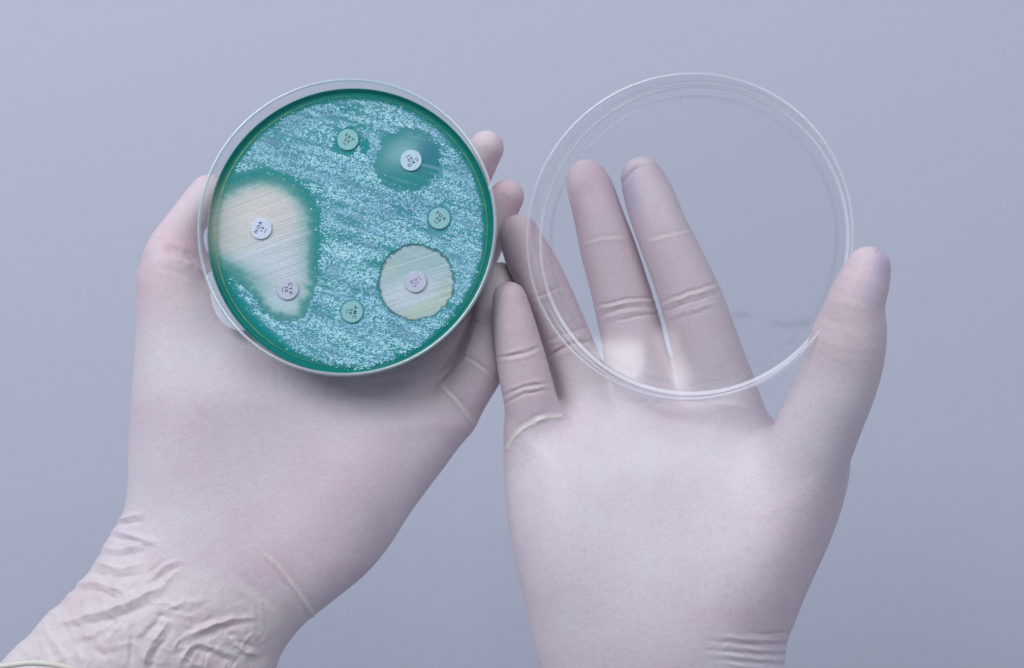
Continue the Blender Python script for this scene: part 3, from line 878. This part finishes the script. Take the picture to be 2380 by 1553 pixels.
# side and underside
side = np.stack([AR * np.cos(TH[:, 0]), AR * np.sin(TH[:, 0]), np.full(NT, -H + 1.9)], -1)
under = np.stack([(AR - 0.7) * np.cos(TH[:, 0]), (AR - 0.7) * np.sin(TH[:, 0]), np.full(NT, -H + 1.25)], -1)
Vt[:, -1, :2] *= AR / (AR - 0.05)
allv = np.concatenate([Vt.reshape(-1, 3), side, under])
fs = []
I = lambda i, k: (i % NT) * NR + k
for i in range(NT):
    fs.append((I(i, 0), I(i, 1), I(i + 1, 1)))
    for k in range(1, NR - 1):
        fs.append((I(i, k), I(i, k + 1), I(i + 1, k + 1), I(i + 1, k)))
    a, b_ = NT * NR + i, NT * NR + (i + 1) % NT
    fs.append((I(i, NR - 1), a, b_, I(i + 1, NR - 1)))
    fs.append((a, a + NT, b_ + NT, b_))
fs.append(tuple(NT * NR + NT + i for i in reversed(range(NT))))
agar = make_mesh('agar', DT(allv), fs, agar_mat, parent=dish)
sidec = lin(4, 140, 126) * (1 - 0) + np.zeros((NT, 3))
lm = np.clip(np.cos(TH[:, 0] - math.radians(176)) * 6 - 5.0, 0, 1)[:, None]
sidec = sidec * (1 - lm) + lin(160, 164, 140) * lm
put_color(agar.data, 'pigment', np.concatenate([col.reshape(-1, 3), sidec, sidec]))

# colonies: thousands of tiny raised domes, one mass nobody could count
N = 280000
t = rng.random(N) * 2 * math.pi; r_ = np.sqrt(rng.random(N)) * (AR - 0.6)
x, y = r_ * np.cos(t), r_ * np.sin(t)
gg = growth(x, y)
clump = vn2(x / 0.55 + 40, y / 0.36 + 40, 88) * 0.55 + vn2(x / 0.30, y / 0.22, 90) * 0.45
cxx, cyy = to_c(x, y)
sm_patch = sstep(0.54, 0.72, fbm2(cxx / 170 + 3, cyy / 110, 33, 3))
keep = rng.random(N) < np.clip((clump - 0.66 + (gg - 0.5) * 0.62) * 5.0, 0, 1) * (gg > 0.03) * (1 - 0.35 * sm_patch)
stray = (rng.random(N) < 0.010) & (r_ < 0.94 * AR) & (gg < 0.2) & (gg > 0.0)
disc_c = [(771, 332), (1082, 436), (1223, 723), (1112, 1031), (807, 1177), (491, 1066), (354, 769)]
for (a, b_) in disc_c:
    keep &= np.hypot(cxx - a, cyy - b_) > 62
keep |= stray
x, y = x[keep], y[keep]
n = len(x)
sz = (0.08 + 0.10 * rng.random(n) ** 1.6) * (0.9 + 0.35 * (gg[keep] < 0.45))
K = 8
th = np.arange(K) * 2 * math.pi / K
cvs, cfs = [], []
ang = math.radians(-16)
el = rng.uniform(1.1, 1.7, n)
lx = np.cos(th)[None, :] * sz[:, None] * el[:, None]; ly = np.sin(th)[None, :] * sz[:, None]
lx = lx * (1 + 0.25 * (rng.random((n, K)) - 0.5)); ly = ly * (1 + 0.25 * (rng.random((n, K)) - 0.5))
def ring(f, z):
    xx = x[:, None] + f * (lx * math.cos(ang) - ly * math.sin(ang)); yy = y[:, None] + f * (lx * math.sin(ang) + ly * math.cos(ang))
    return np.stack([xx, yy, np.broadcast_to(AZ + z, xx.shape)], -1)
zh = (sz * 0.75)[:, None]
v = np.concatenate([ring(1.0, -0.06 + 0 * zh), ring(0.72, 0.05 + zh * 0.6), np.stack([x, y, AZ + 0.06 + zh[:, 0]], -1)[:, None, :]], 1)
base = (np.arange(n) * (2 * K + 1))[:, None]
f1 = np.concatenate([np.stack([base[:, 0] + k, base[:, 0] + (k + 1) % K, base[:, 0] + K + (k + 1) % K, base[:, 0] + K + k], 1) for k in range(K)])
f2 = np.concatenate([np.stack([base[:, 0] + K + k, base[:, 0] + K + (k + 1) % K, base[:, 0] + 2 * K], 1) for k in range(K)])
cm = make_mesh('bacterial_colonies', DT(v.reshape(-1, 3)), f1.tolist() + f2.tolist(), colony_mat, parent=agar, origin=np.array(dish.location))
tag(cm, kind='stuff')
cc = lin(180, 226, 246)[None, :] * (0.45 + 0.75 * rng.random((n, 1))) * np.array([[1, 1, 1]])  # pale blue-white also paints in glare reflected off the colonies
cc = cc * (1 - 0.25 * rng.random((n, 1)) * np.array([[1, 0.25, 0.1]]))
cc = cc * (0.78 + 0.85 * streaks(x, y, -20, 8, 1.1, 48))[:, None]  # directional shimmer painted in as brighter and dimmer streaks
put_color(cm.data, 'pigment', np.repeat(np.minimum(cc, 0.95), 2 * K + 1, axis=0))

# white sticker tab peeking out under the dish
tp = catmull([(*p, 0) for p in [(478, 640), (488, 672), (492, 700), (502, 728), (520, 752), (543, 765), (565, 768), (590, 764), (640, 740), (600, 640), (540, 600)]], 6)[:, :2]
vs = [(*P(a, b_, -0.8), -0.35) for a, b_ in tp] + [(*P(a, b_, -0.8), -0.95) for a, b_ in tp]
m_ = len(tp)
fs = [tuple(range(m_))[::-1], tuple(range(m_, 2 * m_))] + [(i, (i + 1) % m_, m_ + (i + 1) % m_, m_ + i) for i in range(m_)]
tab = make_mesh('sticker_tab', world(np.array(vs)), fs, tab_mat, parent=dish, origin=world(np.array(vs)).mean(0), smooth=False)

# ------------------------------------------------------------------ antibiotic discs with their lettering
def text_mesh(body, size):
    cu = bpy.data.curves.new('t', 'FONT')
    cu.body = body; cu.size = size; cu.align_x = 'CENTER'; cu.align_y = 'CENTER'
    cu.offset = size * 0.026
    cu.space_character = 1.38
    ob = bpy.data.objects.new('t', cu); COL.objects.link(ob)
    dg = bpy.context.evaluated_depsgraph_get(); dg.update()
    me = bpy.data.meshes.new_from_object(ob.evaluated_get(dg))
    v_ = np.array([tuple(q.co) for q in me.vertices]); f_ = [tuple(p.vertices) for p in me.polygons]
    bpy.data.objects.remove(ob); bpy.data.meshes.remove(me)
    # centre by bounding box
    v_[:, 0] -= (v_[:, 0].min() + v_[:, 0].max()) / 2; v_[:, 1] -= (v_[:, 1].min() + v_[:, 1].max()) / 2
    return v_, f_

DISCS = [
    (771, 332, 'SXT', '25', (32, 27), paper_teal, 'teal paper disc marked SXT 25 near the top of the dish', ink_mat),
    (1082, 436, 'CRO', '30', (-33, 28), paper_cool, 'pale paper disc marked CRO 30 in the blurred dark green zone', ink_mat),
    (1223, 723, 'FOX', '30', (34, 30), paper_teal, 'teal paper disc marked FOX 30 near the right edge of the dish', ink_mat),
    (1112, 1031, 'CN', '10', (-30, -34), paper_grey, 'grey paper disc marked CN 10 inside the sharp edged round clear zone', ink_pale),
    (807, 1177, 'AMC', '30', (-6, 45), paper_teal, 'teal paper disc marked AMC 30 near the bottom of the dish', ink_mat),
    (491, 1066, 'CTX', '30', (5, 40), paper_grey, 'grey paper disc marked CTX 30 at the lower end of the cream patch', ink_mat),
    (354, 769, 'NOR', '10', (20, -38), paper_white, 'white paper disc marked NOR 10 in the middle of the cream patch', ink_mat),
]
for (a, b_, t1, t2, dr, mat, label, ink) in DISCS:
    lx_, ly_ = to_l(a, b_)
    z0 = AZ + 0.04
    vs, fs = disc_solid(3.22, 0, 0.48, 72, 0.13)
    tiltx, tilty = rng.uniform(-0.012, 0.012, 2)
    vs = vs + np.array([lx_, ly_, z0]); vs[:, 2] += (vs[:, 0] - lx_) * tiltx + (vs[:, 1] - ly_) * tilty
    cen = DT([[lx_, ly_, z0]])[0]
    d = make_mesh('antibiotic_disc', DT(vs), fs, mat, origin=cen, smooth=False)
    tag(d, label, 'paper disc', 'antibiotic discs on the agar')
    an = math.atan2(-dr[1], dr[0])
    tv, tf = [], []
    for body, size, off in ((t1, 1.50, 0.90), (t2, 1.45, -0.40)):
        v_, f_ = text_mesh(body, size)
        v_ = v_ * np.array([1.0, 0.92, 1]) + np.array([0, off, 0])
        o_ = len(tv); tv += v_.tolist(); tf += [tuple(i + o_ for i in f) for f in f_]
    o_ = len(tv)
    tv += [(-0.72, -1.66, 0), (0.72, -1.66, 0), (0.72, -1.46, 0), (-0.72, -1.46, 0)]
    tf.append((o_, o_ + 1, o_ + 2, o_ + 3))
    tv = np.array(tv)
    tv[:, 2] = 0
    ca, sa = math.cos(an), math.sin(an)
    tx = tv[:, 0] * ca - tv[:, 1] * sa; ty = tv[:, 0] * sa + tv[:, 1] * ca
    top = np.stack([tx + lx_, ty + ly_, z0 + 0.495 + tx * tiltx + ty * tilty], -1)
    make_mesh('lettering', DT(top), tf, ink, parent=d, smooth=False)

# ------------------------------------------------------------------ clear lid
lc = P3(1592, 549, 20.0)
LT = frame((lc[0], lc[1], 20.0), 15.0, 1.5)         # local z = 0 at the open edge, plate at z = -12
lid = empty('clear_lid', LT([[0, 0, -12]])[0])
tag(lid, 'empty clear plastic petri dish lid leaning on the right hand', 'petri dish lid')
LO, LI, LH = 47.6, 46.5, 11.5
skirt = [(LO - 0.35, 0), (LO - 0.08, -0.15), (LO, -0.45), (LO - 0.12, -LH + 0.9), (LO - 0.35, -LH + 0.25), (LO - 0.8, -LH), (LI - 1.5, -LH + 0.05), (LI - 1.5, -LH + 1.0), (LI - 1.0, -LH + 1.2), (LI - 0.5, -LH + 1.7), (LI - 0.05, -0.5), (LI + 0.1, -0.12), (LI + 0.35, 0)]
vs, fs = lathe(skirt, 288)
sw = make_mesh('side_wall', LT(vs), fs, sheet_edge, parent=lid)
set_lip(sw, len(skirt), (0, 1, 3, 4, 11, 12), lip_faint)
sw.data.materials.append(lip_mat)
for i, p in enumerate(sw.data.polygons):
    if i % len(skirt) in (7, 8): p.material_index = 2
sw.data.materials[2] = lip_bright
vs, fs = disc_solid(LI - 1.55, -LH + 0.05, -LH + 0.95, 256, 0.15)
pl = make_mesh('plate', LT(vs), fs, plate_mat, parent=lid, smooth=False)
ringp = [(41.9, -LH - 0.02), (42.2, -LH - 0.14), (42.6, -LH - 0.14), (42.9, -LH - 0.02)]
vs, fs = lathe(ringp, 256)
make_mesh('stacking_ring', LT(vs), fs, plate_mat, parent=lid)
for deg in (94, 214, 334):
    t = math.radians(deg)
    cs, sn = math.cos(t), math.sin(t)
    bm = bmesh.new()
    bmesh.ops.create_cube(bm, size=1)
    bmesh.ops.scale(bm, vec=(5.0, 0.35, 1.0), verts=bm.verts)
    bmesh.ops.bevel(bm, geom=bm.edges[:], offset=0.12, segments=2, affect='EDGES')
    vv = np.array([tuple(q.co) for q in bm.verts]); ff = [tuple(q.index for q in f.verts) for f in bm.faces]
    bm.free()
    vv = vv + np.array([LI - 4.4, 0, -LH + 1.6])
    vv = np.stack([vv[:, 0] * cs - vv[:, 1] * sn, vv[:, 0] * sn + vv[:, 1] * cs, vv[:, 2]], -1)
    make_mesh('rib', LT(vv), ff, plate_mat, parent=lid)
